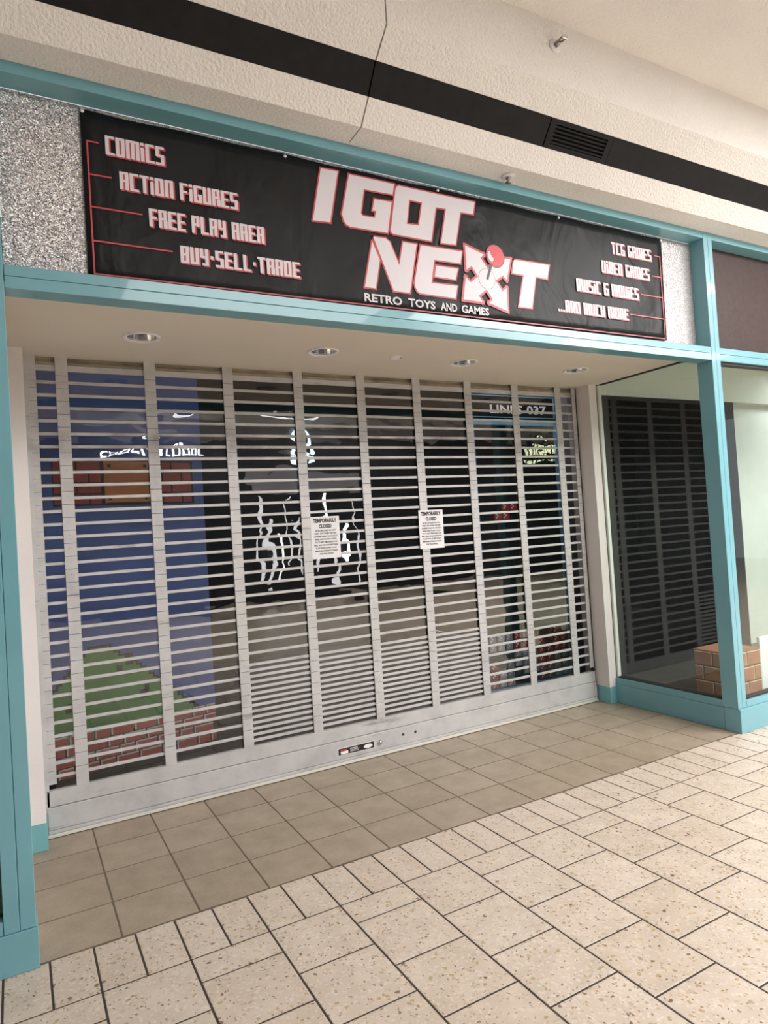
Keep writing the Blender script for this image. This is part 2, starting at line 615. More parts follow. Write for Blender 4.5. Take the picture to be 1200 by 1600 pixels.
fe = floor_piece('floor', 'shop entry floor of plain taupe tiles with grey grout before the gate', 'floor')
MB().box(-1.3, 13.2, -0.012, 4.3, -0.3, -0.005).build('grout', M['grout_grey'], fe)
for j in range(4):
    y0, d = j * 1.0, 1.0 if j < 3 else 1.0
    lay(fe, -0.99, y0, 0.99, d, M['greyt'], 'g')
    for i in range(12):
        lay(fe, i, y0, 1.0, d, M['greyt'], 'g')
    lay(fe, 12, y0, 0.96, d, M['greyt'], 'g')

MB().box(-1.0, 12.95, -0.03, 0.02, -0.1, -0.001).build('joint_strip', M['grout_grey'], fe)

fs_ = floor_piece('floor', 'dark tiled floor inside the closed shop', 'floor')
MB().box(-1.3, 16.5, 4.3, 18.0, -0.3, -0.02).build('grout', M['slot'], fs_)
for i in range(-1, 11):
    for j in range(8):
        lay(fs_, i * 1.5, 4.3 + j * 1.5, 1.5, 1.5, M['dark_floor'], 'd')

# ------------------------------------------------------------------ ceiling and bulkhead
PROF = [(-0.04, 11.335), (-0.51, 11.345), (-0.80, 11.655), (-1.09, 12.03), (-1.46, 12.325), (-1.46, 13.40)]
ce = struct(empty('ceiling', 0, 0, 0), 'textured off-white ceiling stepping up over the shopfront', 'ceiling')
XJ = [-12.5, -4.2, 4.02, 28.7]
for a, b in zip(XJ, XJ[1:]):
    g = 0.012
    m = MB()
    m.prism_x([PROF[0], PROF[1], PROF[2], (-0.72, 11.70), (-0.45, 11.6), (-0.04, 11.6)], a + g, b - g)
    m.build('ceiling_panel', M['plaster'], ce, fixn=True)
    m = MB()
    m.prism_x([PROF[3], PROF[4], PROF[5], (-1.36, 13.40), (-1.36, 12.38), (-1.02, 12.08)], a + g, b - g)
    m.build('ceiling_panel', M['plaster'], ce, fixn=True)
MB().box(-12.5, 28.7, -0.42, -0.02, 11.62, 13.6).build('backing', M['slot'], ce)
MB().box(-12.5, 28.7, -1.34, -0.42, 12.4, 13.6).build('backing', M['slot'], ce)
MB().box(-30, 60, -31, -1.44, 13.40, 13.6).build('ceiling_field', M['plaster'], ce)
# black slot band running between the two textured strips
band = struct(empty('trim_1', 0, 0, 0), 'matt black recessed band running along the ceiling with a vent', 'ceiling band')


def bandpt(t, off=0.0):
    """t 0..1 across the slope between strips, off = depth into the slope"""
    y = -0.80 + t * (-1.09 + 0.80)
    z = 11.655 + t * (12.03 - 11.655)
    n = Vector((0.375, 0.29)).normalized()      # into the slope: +y, +z
    return (y + n.x * off, z + n.y * off)


def band_strip(a, b, t0, t1, o0, o1):
    return MB().prism_x([bandpt(t0, o0), bandpt(t1, o0), bandpt(t1, o1), bandpt(t0, o1)], a, b)


BJ = [-12.5, -4.2, 4.02, 7.52]
for a, b in zip(BJ, BJ[1:]):
    band_strip(a + 0.012, b - 0.012, 0.01, 0.99, 0.012, 0.06).build('band_panel', M['black'], band, fixn=True)
for a, b in ((9.06, 17.3), (17.3, 28.7)):
    band_strip(a + 0.008, b - 0.012, 0.01, 0.99, 0.012, 0.06).build('band_panel', M['black'], band, fixn=True)
band_strip(-12.5, 28.7, 0.0, 1.0, 0.10, 0.14).build('slot_back', M['slot'], band, fixn=True)
# vent in the band
vent = tag(empty('air_vent', 8.29, -0.945, 11.84), 'black louvred air vent set in the black ceiling band', 'vent')
band_strip(7.53, 9.055, 0.01, 0.17, 0.005, 0.06).build('vent_frame', M['black'], vent, fixn=True)
band_strip(7.53, 9.055, 0.83, 0.99, 0.005, 0.06).build('vent_frame', M['black'], vent, fixn=True)
band_strip(7.53, 7.66, 0.17, 0.83, 0.005, 0.06).build('vent_frame', M['black'], vent, fixn=True)
band_strip(8.93, 9.055, 0.17, 0.83, 0.005, 0.06).build('vent_frame', M['black'], vent, fixn=True)
for i in range(5):
    t = 0.2 + i * 0.13
    p0, p1, p2, p3 = bandpt(t, 0.012), bandpt(t + 0.055, 0.012), bandpt(t + 0.10, 0.075), bandpt(t + 0.045, 0.075)
    MB().prism_x([p0, p1, p2, p3], 7.66, 8.93).build('louvre', M['black'], vent, fixn=True)

# ------------------------------------------------------------------ sprinklers, downlights, smoke detector
sp = tag(empty('fire_sprinkler', 7.3, -1.46, 12.97), 'chrome sidewall sprinkler head on a round plate high on the textured upper wall', 'sprinkler')
m = MB()
m.lathe([(0.0, 0.0), (0.115, 0.0), (0.12, -0.012), (0.105, -0.03), (0.05, -0.035), (0.0, -0.035)], (7.3, -1.46, 12.97), 'y', 28)
m.build('escutcheon', M['paper'], sp, True, True)
m = MB()
m.lathe([(0.0, -0.03), (0.045, -0.03), (0.045, -0.09), (0.03, -0.10), (0.03, -0.13), (0.0, -0.13)], (7.3, -1.46, 12.97), 'y', 12)
m.build('body', M['chrome_dark'], sp, True, True)
m = MB()
m.box(7.255, 7.268, -1.68, -1.585, 12.955, 12.985)
m.box(7.332, 7.345, -1.68, -1.585, 12.955, 12.985)
m.box(7.255, 7.345, -1.695, -1.675, 12.955, 12.985)
m.build('frame_arms', M['chrome_dark'], sp)
MB().box(7.24, 7.36, -1.72, -1.70, 12.93, 13.01, bev=0.006).build('deflector', M['chrome'], sp)
sp = tag(empty('fire_sprinkler', 7.16, -0.24, 11.34), 'chrome pendent sprinkler head just above the top teal rail', 'sprinkler')
m = MB()
m.lathe([(0.0, -0.002), (0.12, -0.002), (0.125, -0.012), (0.11, -0.028), (0.055, -0.03), (0.0, -0.03)], (7.16, -0.24, 11.34), 'z', 28)
m.build('escutcheon', M['paper'], sp, True, True)
MB().lathe([(0, -0.028), (0.04, -0.028), (0.04, -0.06), (0.028, -0.07), (0.02, -0.115), (0, -0.115)], (7.16, -0.24, 11.34), 'z', 12).build('body', M['chrome_dark'], sp, True, True)
MB().lathe([(0, -0.115), (0.055, -0.118), (0.055, -0.13), (0, -0.135)], (7.16, -0.24, 11.34), 'z', 16).build('deflector', M['chrome_dark'], sp, True, True)

DL = [(1.05, 2.28), (4.42, 2.30), (7.78, 2.30), (11.03, 2.22)]
SZ = 8.58
so = struct(empty('ceiling', 0, 0, 0), 'smooth beige soffit over the entry with four round downlights', 'soffit')


def circle(cx, cy, r, n=28):
    return [(cx + r * math.cos(2 * math.pi * i / n), cy + r * math.sin(2 * math.pi * i / n)) for i in range(n)]


outer = [(-1.6, 0.24), (13.12, 0.24), (13.12, 4.02), (-1.6, 4.02)]
m = MB()
m.flat([outer] + [circle(cx, cy, 0.245)[::-1] for cx, cy in DL], 0, 0, lambda a, y, b: (a, b, SZ))
m.build('soffit_board', M['smooth_ceiling'], so)
DLAB = ['leftmost recessed downlight with chrome cone in the beige soffit, unlit', 'second recessed downlight from the left in the beige soffit, unlit',
        'third recessed downlight from the left, right of the smoke detector, unlit', 'rightmost recessed downlight in the soffit, near the white column, unlit']
for (cx, cy), lb in zip(DL, DLAB):
    d = tag(empty('downlight', cx, cy, SZ), lb, 'downlight', 'recessed downlights in the entry soffit')
    MB().lathe([(0.245, 0.01), (0.305, 0.006), (0.31, -0.01), (0.30, -0.022), (0.25, -0.016), (0.235, 0.02)], (cx, cy, SZ), 'z', 32).build('trim_ring', M['paper'], d, True, True)
    MB().lathe([(0.24, 0.0), (0.225, 0.10), (0.18, 0.26), (0.10, 0.36), (0.0, 0.38)], (cx, cy, SZ), 'z', 32).build('reflector', M['chrome'], d, True)
    MB().lathe([(0.0, 0.13), (0.06, 0.14), (0.09, 0.19), (0.07, 0.26), (0.04, 0.35)], (cx, cy, SZ), 'z', 16).build('lamp', M['chrome_dark'], d, True)
d = tag(empty('smoke_detector', 6.05, 2.3, SZ), 'small flat white smoke detector between the middle downlights', 'detector')
MB().lathe([(0.0, -0.035), (0.08, -0.033), (0.12, -0.02), (0.13, 0.0)], (6.05, 2.3, SZ), 'z', 24).build('detector_cover', M['paper'], d, True, True)
MB().box(6.09, 6.12, 2.18, 2.2, SZ - 0.04, SZ - 0.03).build('indicator', M['seal'], d)

# ------------------------------------------------------------------ teal storefront framing
B_ = 0.006


def frame(name, label, cat='frame'):
    return struct(empty(name, 0, 0, 0), label, cat)


# upper rail
t = frame('trim_2', 'teal top rail of the storefront frame below the ceiling')
MB().box(-6, 12.93, -0.05, 0.30, 11.17, 11.325, bev=B_).build('rail', M['teal'], t)
MB().box(13.235, 24, -0.05, 0.30, 11.17, 11.325, bev=B_).build('rail', M['teal'], t)
MB().box(-6, 24, -0.046, 0.2, 11.327, 11.343).build('edge_strip', M['paper'], t)
# middle rail, two stacked profiles with a seam
t = frame('trim_3', 'teal middle rail carrying the banner panel above the entry soffit')
MB().box(-0.965, 12.93, -0.05, 0.28, 8.545, 8.685, bev=B_).build('rail', M['teal'], t)
MB().box(-0.965, 12.93, -0.05, 0.28, 8.385, 8.54, bev=B_).build('rail', M['teal'], t)
MB().box(13.235, 24, -0.05, 0.28, 8.545, 8.685, bev=B_).build('rail', M['teal'], t)
MB().box(13.235, 24, -0.05, 0.28, 8.385, 8.54, bev=B_).build('rail', M['teal'], t)
MB().box(-6, -1.3, -0.05, 0.28, 8.385, 8.685, bev=B_).build('rail', M['teal'], t)
MB().box(13.235, 24, 0.02, 0.2, 8.33, 8.385).build('glazing_bead', M['seal'], t)
# right post
t = frame('trim_4', 'right teal post of the storefront, joining side and front windows')
MB().box(12.93, 13.08, -0.055, 0.33, 0.535, 11.325, bev=B_).build('post', M['teal'], t)
MB().box(13.085, 13.235, -0.055, 0.33, 0.535, 11.325, bev=B_).build('post', M['teal'], t)
# left post
t = frame('trim_5', 'left teal post of the storefront at the edge of the picture')
MB().box(-1.145, -0.972, -0.055, 0.33, 0.495, 11.325, bev=B_).build('post', M['teal'], t)
MB().box(-1.32, -1.150, -0.055, 0.33, 0.495, 11.325, bev=B_).build('post', M['teal'], t)
# bases
b = struct(MB().box(-6, -0.955, -0.075, 0.36, 0, 0.49, bev=B_).build('baseboard_left', M['teal']), 'teal base block under the left post', 'base')
MB().box(-6, -1.325, -0.05, 0.2, 0.497, 0.655, bev=B_).build('sill', M['teal'], b)
b = struct(MB().box(12.95, 13.3, 0.30, 3.46, 0, 0.505, bev=B_).build('baseboard_right', M['teal']), 'teal base under the side window beside the white column', 'base')
MB().box(12.965, 13.2, 0.335, 3.46, 0.508, 0.67, bev=B_).build('sill', M['teal'], b)
MB().box(13.0, 13.2, 0.335, 3.4, 0.672, 0.70).build('glazing_bead', M['seal'], b)
b = struct(MB().box(12.93, 24, -0.10, 0.29, 0, 0.53, bev=B_).build('baseboard_front', M['teal']), 'teal base under the front display window right of the post', 'base')
MB().box(13.24, 24, -0.06, 0.25, 0.533, 0.675, bev=B_).build('sill', M['teal'], b)
MB().box(13.24, 24, 0.02, 0.18, 0.677, 0.71).build('glazing_bead', M['seal'], b)

# ------------------------------------------------------------------ white returns beside the gate
w = struct(MB().box(12.735, 13.0, 3.46, 4.3, 0.44, SZ).build('wall_right', M['white']), 'white return wall right of the gate', 'wall')
MB().box(12.725, 13.01, 3.45, 4.05, 0, 0.44, bev=B_).build('base_cladding', M['teal_side'], w)
MB().box(12.735, 13.0, 4.05, 4.3, 0, 0.44).build('wall_foot', M['white'], w)
MB().box(13.005, 13.02, 3.46, 3.5, 0.67, SZ).build('joint', M['seal'], w)
w = struct(MB().box(-1.5, -0.735, 3.44, 4.3, 0.455, SZ).build('wall_left', M['white']), 'white return wall left of the gate', 'wall')
MB().box(-1.5, -0.72, 3.42, 4.05, 0, 0.448, bev=B_).build('base_cladding', M['teal_side'], w)
w = struct(MB().box(-1.5, -1.0, 0.36, 3.42, 0, SZ).build('wall_left_side', M['white']), 'white side wall behind the left post', 'wall')

# ------------------------------------------------------------------ windows
wn = struct(empty('window_1', 13.08, 1.9, 0.69), 'side display window between white column and right teal post', 'window')
MB().box(13.075, 13.095, 0.33, 3.44, 0.69, SZ - 0.02).build('pane', M['glass'], wn)
MB().box(13.025, 13.13, 3.40, 3.55, 0.67, SZ - 0.02, bev=0.004).build('window_frame', M['trimw'], wn)
MB().box(13.02, 13.14, 0.33, 3.45, SZ - 0.02, SZ + 0.05).build('head_track', M['seal'], wn)
wn = struct(empty('window_2', 18, 0.1, 0.69), 'front display window right of the right teal post', 'window')
MB().box(13.235, 23.9, 0.09, 0.11, 0.69, 8.385).build('pane', M['glass'], wn)
wn = struct(empty('window_3', -3, 0.1, 0.65), 'dark shop window left of the left teal post', 'window')
MB().box(-5.9, -1.32, 0.09, 0.11, 0.65, 8.39).build('pane', M['shade_glass'], wn)
w = struct(MB().box(-6, -1.5, 1.2, 1.3, 0, 11.2).build('wall_far_left', M['dark_room']), 'dark wall behind the left shop window', 'wall')
MB().box(-6, -1.0, 0.29, 0.36, 8.6, 11.3).build('sign_board', M['dark_room'], w)

# upper sign panels
pn = tag(MB().box(13.24, 23.9, 0.27, 0.33, 8.69, 11.165, bev=0.01).build('sign_panel', M['brown_sign']), 'plain dark brown sign panel between the teal rails on the right', 'sign panel')
gp = tag(empty('glitter_panel', 6, 0.31, 8.69), 'silver holographic glitter panel behind the black banner', 'panel')
MB().box(-0.965, 3.5, 0.30, 0.34, 8.69, 11.165).build('glitter_sheet', M['glitter'], gp)
MB().box(3.505, 8.2, 0.30, 0.34, 8.69, 11.165).build('glitter_sheet', M['glitter'], gp)
MB().box(8.205, 12.925, 0.30, 0.34, 8.69, 11.165).build('glitter_sheet', M['glitter'], gp)

# ------------------------------------------------------------------ display window interior (right)
w = struct(MB().box(13.12, 19.88, 4.05, 4.2, 0, 8.46).build('wall_display_back', M['dark_room']), 'black back wall of the display window', 'wall')
w = struct(MB().box(19.9, 32, 4.3, 4.5, 0, 9.6).build('wall_display_side', M['display_wall']), 'pale green-white wall at the far side of the display window', 'wall')
MB().box(13.12, 32, 4.0, 4.3, 8.46, 9.6).build('bulkhead', M['display_wall'], w)
w = struct(MB().box(13.12, 32, 0.34, 4.3, 9.6, 9.75).build('ceiling_display', M['display_wall']), 'pale ceiling of the display window', 'ceiling')
w = struct(MB().box(13.3, 32, 0.3, 4.3, -0.2, 0.45).build('floor_display', M['dark_floor']), 'dark floor of the display window', 'floor')
w = struct(MB().box(31.8, 32, 0.3, 4.3, 0, 9.6).build('wall_display_end', M['display_wall']), 'pale end wall of the display window', 'wall')
area('display_fill_light', 24, 2.2, 9.5, 3, 1.5, 30, (0.95, 1, 0.96))  # added fill without a visible fixture, brightens the pale display wall
sp = tag(empty('fire_sprinkler', 21.0, 3.0, 9.6), 'small sprinkler head on the display ceiling behind the right window', 'sprinkler')
MB().lathe([(0.0, 0.0), (0.13, 0.0), (0.14, -0.02), (0.05, -0.03), (0.0, -0.03)], (21.0, 3.0, 9.6), 'z', 20).build('escutcheon', M['paper'], sp, True, True)
MB().lathe([(0, -0.03), (0.035, -0.03), (0.03, -0.13), (0.06, -0.14), (0, -0.16)], (21.0, 3.0, 9.6), 'z', 12).build('body', M['chrome_dark'], sp, True, True)

# brick-print pedestal in the display window
bx0, bx1, by0, by1, bz0, bz1 = 13.80, 14.88, 0.60, 1.62, 0.455, 1.545
pd = tag(empty('brick_pedestal', 14.34, 1.1, bz0), 'square pedestal of orange-brown bricks inside the corner display window', 'pedestal')
MB().box(bx0, bx1, by0, by1, bz0, bz1).build('core', M['card'], pd)
MB().box(bx0 - .01, bx1 + .01, by0 - .01, by1 + .01, bz1, bz1 + 0.02, bev=0.005).build('top_board', M['brick'], pd)


def brick(axis, u0, u1, z0, z1):
    m = MB()
    d, e = 0.022, 0.02
    if axis == 'front':
        f = lambda u, k, z: (u, by0 - k, z)
    else:
        f = lambda u, k, z: (bx0 - k, u, z)
    vs = [f(u0, 0, z0), f(u1, 0, z0), f(u1, 0, z1), f(u0, 0, z1),
          f(u0 + .008, d, z0 + .008), f(u1 - .008, d, z0 + .008), f(u1 - .008, d, z1 - .008), f(u0 + .008, d, z1 - .008)]
    m.add(vs, [(4, 5, 6, 7)] + [(i, (i + 1) % 4, 4 + (i + 1) % 4, 4 + i) for i in range(4)], 0)
    hi = [f(u0 + .008, d + .002, z1 - .026), f(u1 - .008, d + .002, z1 - .026), f(u1 - .008, d + .002, z1 - .008), f(u0 + .008, d + .002, z1 - .008)]
    m.add(hi, [(0, 1, 2, 3)], 1)
    if axis == 'front':
        vv = [f(u1 - .022, d + .002, z0 + .01), f(u1 - .008, d + .002, z0 + .01), f(u1 - .008, d + .002, z1 - .02), f(u1 - .022, d + .002, z1 - .02)]
    else:
        vv = [f(u0 + .022, d + .002, z0 + .01), f(u0 + .008, d + .002, z0 + .01), f(u0 + .008, d + .002, z1 - .02), f(u0 + .022, d + .002, z1 - .02)]
    m.add(vv, [(0, 1, 2, 3)], 1)
    m.build('brick', [M['brick'], M['brick_hi']], pd, fixn=False)


cz = (bz1 - bz0) / 3
for r in range(3):
    z0, z1 = bz0 + r * cz + 0.012, bz0 + (r + 1) * cz - 0.012
    for ax, a, c in (('front', bx0, bx1), ('side', by0, by1)):
        L = c - a
        cuts = [0, 0.5, 1.0] if r % 2 == 0 else [0, 0.25, 0.75, 1.0]
        for u, v in zip(cuts, cuts[1:]):
            brick(ax, a + u * L + 0.012, a + v * L - 0.012, z0, z1)
pc = tag(MB().box(15.15, 16.6, 0.75, 0.83, 0.455, 1.75, bev=0.01).build('display_card', M['paper']), 'blank white card low in the display window right of the brick pedestal', 'card')

# ------------------------------------------------------------------ shop interior
struct(MB().box(-1.5, 17, 17.8, 18, 0, 11).build('wall_back', M['dark_room']), 'black back wall of the closed shop', 'wall')
struct(MB().box(-1.7, -1.5, 4.3, 18, 0, 11).build('wall_shop_left', M['dark_room']), 'black left wall of the closed shop', 'wall')
struct(MB().box(16.5, 16.7, 4.3, 18, 0, 11).build('wall_shop_right', M['dark_room']), 'black right wall of the closed shop', 'wall')
struct(MB().box(-1.7, 17, 4.3, 18, 11, 11.2).build('ceiling_shop', M['dark_room']), 'black ceiling of the closed shop', 'ceiling')
struct(MB().box(-1.5, 13.1, 4.3, 4.5, 8.85, 11).build('wall_above_gate', M['dark_room']), 'dark wall above the gate opening', 'wall')
struct(MB().box(14.12, 16.5, 6.3, 6.5, 0, 9.5).build('wall_partition', M['grey_room']), 'warm grey partition seen through the right end of the gate', 'wall')

area('shop_fill_light', 2.5, 5.2, 10.8, 6, 0.7, 2, (1, 1, 1), (math.radians(25), 0, 0))  # added fill in the unlit shop, lifts the mural
area('shop_fill_light', 12.4, 5.0, 10.8, 3, 0.6, 9, (1, 1, 1), (math.radians(20), 0, 0))  # second added fill, no fixture here, lifts the block game panel

# mural board: u along the board, plain blocky landscape
mu = tag(empty('mural_board', -0.523, 6.413, 0.02), 'tall blue mural of blocky brick rows and green hill behind gate', 'mural')
DX, DY = 0.98433, 0.17632


def mf(u, k, z):
    return (-0.523 + DX * u + DY * k, 6.413 + DY * u - DX * k, z)      # k = towards the viewer


def mbox(m, u0, u1, z0, z1, k0, k1):
    vs = [mf(u, k, z) for z in (z0, z1) for k in (k1, k0) for u in (u0, u1)]
    return m.add(vs, [(0, 2, 3, 1), (4, 5, 7, 6), (0, 1, 5, 4), (2, 6, 7, 3), (0, 4, 6, 2), (1, 3, 7, 5)])


mbox(MB(), -0.05, 3.71, 0.02, 10.4, -0.12, 0.0).build('board', M['m_dark'], mu, fixn=True)


def mrect(m, u0, u1, z0, z1, k, mi=0):
    m.add([mf(u0, k, z0), mf(u1, k, z0), mf(u1, k, z1), mf(u0, k, z1)], [(0, 1, 2, 3)], mi)


m = MB()
mrect(m, 0.02, 3.71, 1.0, 10.4, 0.004)
m.build('blue_field', M['m_blue'], mu)
# stepped green hill with dark outline
m = MB()
N = 22
for i in range(N):
    a = i / N
    za = 2.92 - 1.85 * max(0.0, (a - 0.03)) ** 1.15
    left = max(0.05, 0.95 - 0.09 * (i + 1) * 0.9 - (0.02 if i else 0))
    right = min(3.6, 1.28 + 0.098 * i * 0.95 + (0.10 if i > 2 else 0.0))
    z1 = 2.86 - i * 0.088
    mrect(m, left - 0.05, right + 0.05, z1 - 0.088, z1 + 0.03, 0.008, 1)
    mrect(m, left, right, z1 - 0.10, z1 - 0.01, 0.012, 0)
for u, z, w_, h_ in ((1.62, 2.62, .17, .26), (1.42, 2.38, .12, .2), (1.9, 1.75, .16, .2), (2.02, 1.85, .1, .16), (.55, 1.9, .1, .25), (.32, 1.75, .12, .2)):
    mrect(m, u, u + w_, z - h_, z, 0.016, 1)
m.build('green_hill', [M['m_green'], M['m_dark']], mu)


def mural_brick(u0, u1, z0, z1, mat, edge):
    m = MB()
    k = 0.02
    vs = [mf(u0, 0.004, z0), mf(u1, 0.004, z0), mf(u1, 0.004, z1), mf(u0, 0.004, z1), mf(u0, k, z0), mf(u1, k, z0), mf(u1, k, z1), mf(u0, k, z1)]
    m.add(vs, [(4, 5, 6, 7)] + [(i, (i + 1) % 4, 4 + (i + 1) % 4, 4 + i) for i in range(4)], 0)
    if edge:
        mrect(m, u0, u1, z1 - 0.035, z1, k + 0.003, 1)
        mrect(m, u0, u0 + 0.035, z0, z1, k + 0.003, 1)
    m.build('brick', [mat, M['m_white']], mu)


# lower brick course
mrect_m = MB()
mrect(mrect_m, 0.02, 3.71, 0.02, 1.08, 0.004)
mrect_m.build('brick_backing', M['m_dark'], mu)
zr = 0.20
for r in range(4):
    u = 0.03 if r % 2 else 0.03 - 0.25
    z0, z1 = zr + r * 0.225, zr + r * 0.225 + 0.205
    while u < 3.68:
        L = 0.52 if (int(u * 4) + r) % 3 else 0.34
        a, c = max(u, 0.03), min(u + L - 0.035, 3.69)
        if c - a > 0.08:
            mural_brick(a, c, z0, z1, M['m_brick2'], True)
        u += L
# floating row of bricks with two plain orange blocks
mrect_m = MB()
mrect(mrect_m, 0.29, 3.46, 5.98, 7.0, 0.006)
mrect_m.build('brick_backing', M['m_dark'], mu)
for (s0, s1) in ((0.31, 1.33), (2.47, 3.44)):
    for r in range(4):
        z0 = 6.02 + r * 0.245
        cuts = [0, .48, 1.0] if r % 2 else [0, .25, .74, 1.0]
        for a, c in zip(cuts, cuts[1:]):
            mural_brick(s0 + a * (s1 - s0), s0 + c * (s1 - s0) - 0.04, z0, z0 + 0.205, M['m_brick'], False)
m = MB()
mrect(m, 1.37, 2.40, 6.03, 6.98, 0.014, 0)
for u, z in ((1.45, 6.84), (2.26, 6.84), (1.45, 6.1), (2.26, 6.1)):
    mrect(m, u, u + .07, z, z + .07, 0.018, 1)
mrect(m, 2.37, 2.41, 6.0, 6.96, 0.018, 1)
mrect(m, 1.42, 2.41, 6.0, 6.04, 0.018, 1)
m.build('orange_block', [M['m_orange'], M['m_dark']], mu)

# ------------------------------------------------------------------ block stroke lettering
GW = {'M': 1.5, 'W': 1.5, 'i': 0.42, '.': 0.4, '·': 0.55, ' ': 0.5, '-': 0.7, '&': 1.1, '1': .7, 'T': 1.05}
# strokes: ('v',x,y0,y1) ('h',x0,x1,y) in a unit cell (x scaled by glyph width)
GL = {
    'A': ['v0', 'v1', 'ht', 'hm'], 'B': ['v0', 'v1', 'ht', 'hm', 'hb'], 'C': ['v0', 'ht', 'hb'],
    'D': ['v0', 'v1', 'ht', 'hb'], 'E': ['v0', 'ht', 'hm', 'hb'], 'F': ['v0', 'ht', 'hm'],
    'G': ['v0', 'ht', 'hb', 'v1b', 'hmr'], 'H': ['v0', 'v1', 'hm'], 'L': ['v0', 'hb'], 'M': ['v0', 'vc', 'v1', 'ht'],
    'N': ['v0', 'v1', 'ht'], 'O': ['v0', 'v1', 'ht', 'hb'], 'P': ['v0', 'v1t', 'ht', 'hm'], 'R': ['v0', 'v1', 'ht', 'hm'],
    'S': ['ht', 'hm', 'hb', 'v0t', 'v1b'], 'T': ['ht', 'vc'], 'U': ['v0', 'v1', 'hb'], 'V': ['v0', 'v1', 'hb'],
    'Y': ['v0t', 'v1', 'hm', 'hb'], 'i': ['vi'], '&': ['v0', 'v1b', 'ht', 'hm', 'hb'], 'I': ['vc', 'ht', 'hb'],
}


def text_rects(text, u0, u1, z0, z1, tx=0.40, ty=0.13, gap=0.13, grow=0.0, du=0.0, dz=0.0):
    """block letters as a list of rectangles filling the box u0..u1, z0..z1"""
    tot = sum(GW.get(c, 1.0) for c in text) + gap * (len(text) - 1)
    s = (u1 - u0) / tot
    h = z1 - z0
    out = []
    u = 0.0
    for c in text:
        w = GW.get(c, 1.0)
        hx = tx / 2

        def R(a0, a1, b0, b1):
            out.append((u0 + (u + a0) * s - grow + du, u0 + (u + a1) * s + grow + du, z0 + b0 * h - grow + dz, z0 + b1 * h + grow + dz))
        for g in GL.get(c, []):
            if g == 'v0': R(0, tx, 0, 1)
            elif g == 'v1':
                if c == 'R':
                    R(w - tx, w - 0.04, 0.55, 0.97)
                    R(w - tx - 0.02, w + 0.05, 0, 0.42)
                elif c == 'D' or c == 'O': R(w - tx, w, 0.05, 0.95)
                elif c == 'B':
                    R(w - tx, w, 0.56, 0.95)
                    R(w - tx, w, 0.05, 0.46)
                else: R(w - tx, w, 0, 1)
            elif g == 'v1t': R(w - tx, w, 0.4, 0.97)
            elif g == 'v1b': R(w - tx, w, 0, 0.5)
            elif g == 'v0t': R(0, tx, 0.45, 1)
            elif g == 'vc': R(w / 2 - hx, w / 2 + hx, 0, 1)
            elif g == 'vi':
                R(0, tx, 0, 0.74)
                R(0, tx, 0.84, 1)
            elif g == 'ht': R(0, w, 1 - ty, 1)
            elif g == 'hm': R(tx * .5, w - (0.1 if c in 'EF' else 0), 0.5 - ty / 2, 0.5 + ty / 2)
            elif g == 'hmr': R(w * .5, w, 0.5 - ty, 0.5)
            elif g == 'hb': R(0 if c != 'Y' else .25, w, 0, ty)
        if c == '.': R(0.02, 0.34, 0, 0.17)
        if c == '·': R(0.1, 0.45, 0.42, 0.62)
        if c == '-': R(0.05, 0.65, 0.42, 0.56)
        u += w + gap
    return out


def bfont(name, text, size, mat, parent, x, y, z, sx=1.0, bold=0.0, align='LEFT', width=None, height=None, sp=1.0, shear=0.0):
    """text from the built-in vector font, turned into a mesh standing in the x-z plane; x,z = lower left"""
    cu = bpy.data.curves.new(name, 'FONT')
    cu.body = text
    cu.size = size
    cu.offset = bold
    cu.space_character = sp
    cu.resolution_u = 2
    cu.shear = shear
    tmp = bpy.data.objects.new('tmp', cu)
    COL.objects.link(tmp)
    dg = bpy.context.evaluated_depsgraph_get()
    me = bpy.data.meshes.new_from_object(tmp.evaluated_get(dg))
    bpy.data.objects.remove(tmp)
    xs = [v.co.x for v in me.vertices]
    ys = [v.co.y for v in me.vertices]
    x0, x1, y0, y1 = min(xs), max(xs), min(ys), max(ys)
    kx = width / (x1 - x0) if width else sx
    ky = height / (y1 - y0) if height else 1.0
    wdt = (x1 - x0) * kx
    ox = x if align == 'LEFT' else x - wdt / 2
    org = ORG.get(parent, (0, 0, 0))
    for v in me.vertices:
        a, b_ = (v.co.x - x0) * kx + ox, (v.co.y - y0) * ky + z
        v.co = ((a - org[0]) * F, (y - org[1]) * F, (b_ - org[2]) * F)
    me.materials.clear()
    me.materials.append(mat)
    me.name = name
    o = bpy.data.objects.new(name, me)
    COL.objects.link(o)
    o.parent = parent
    return o


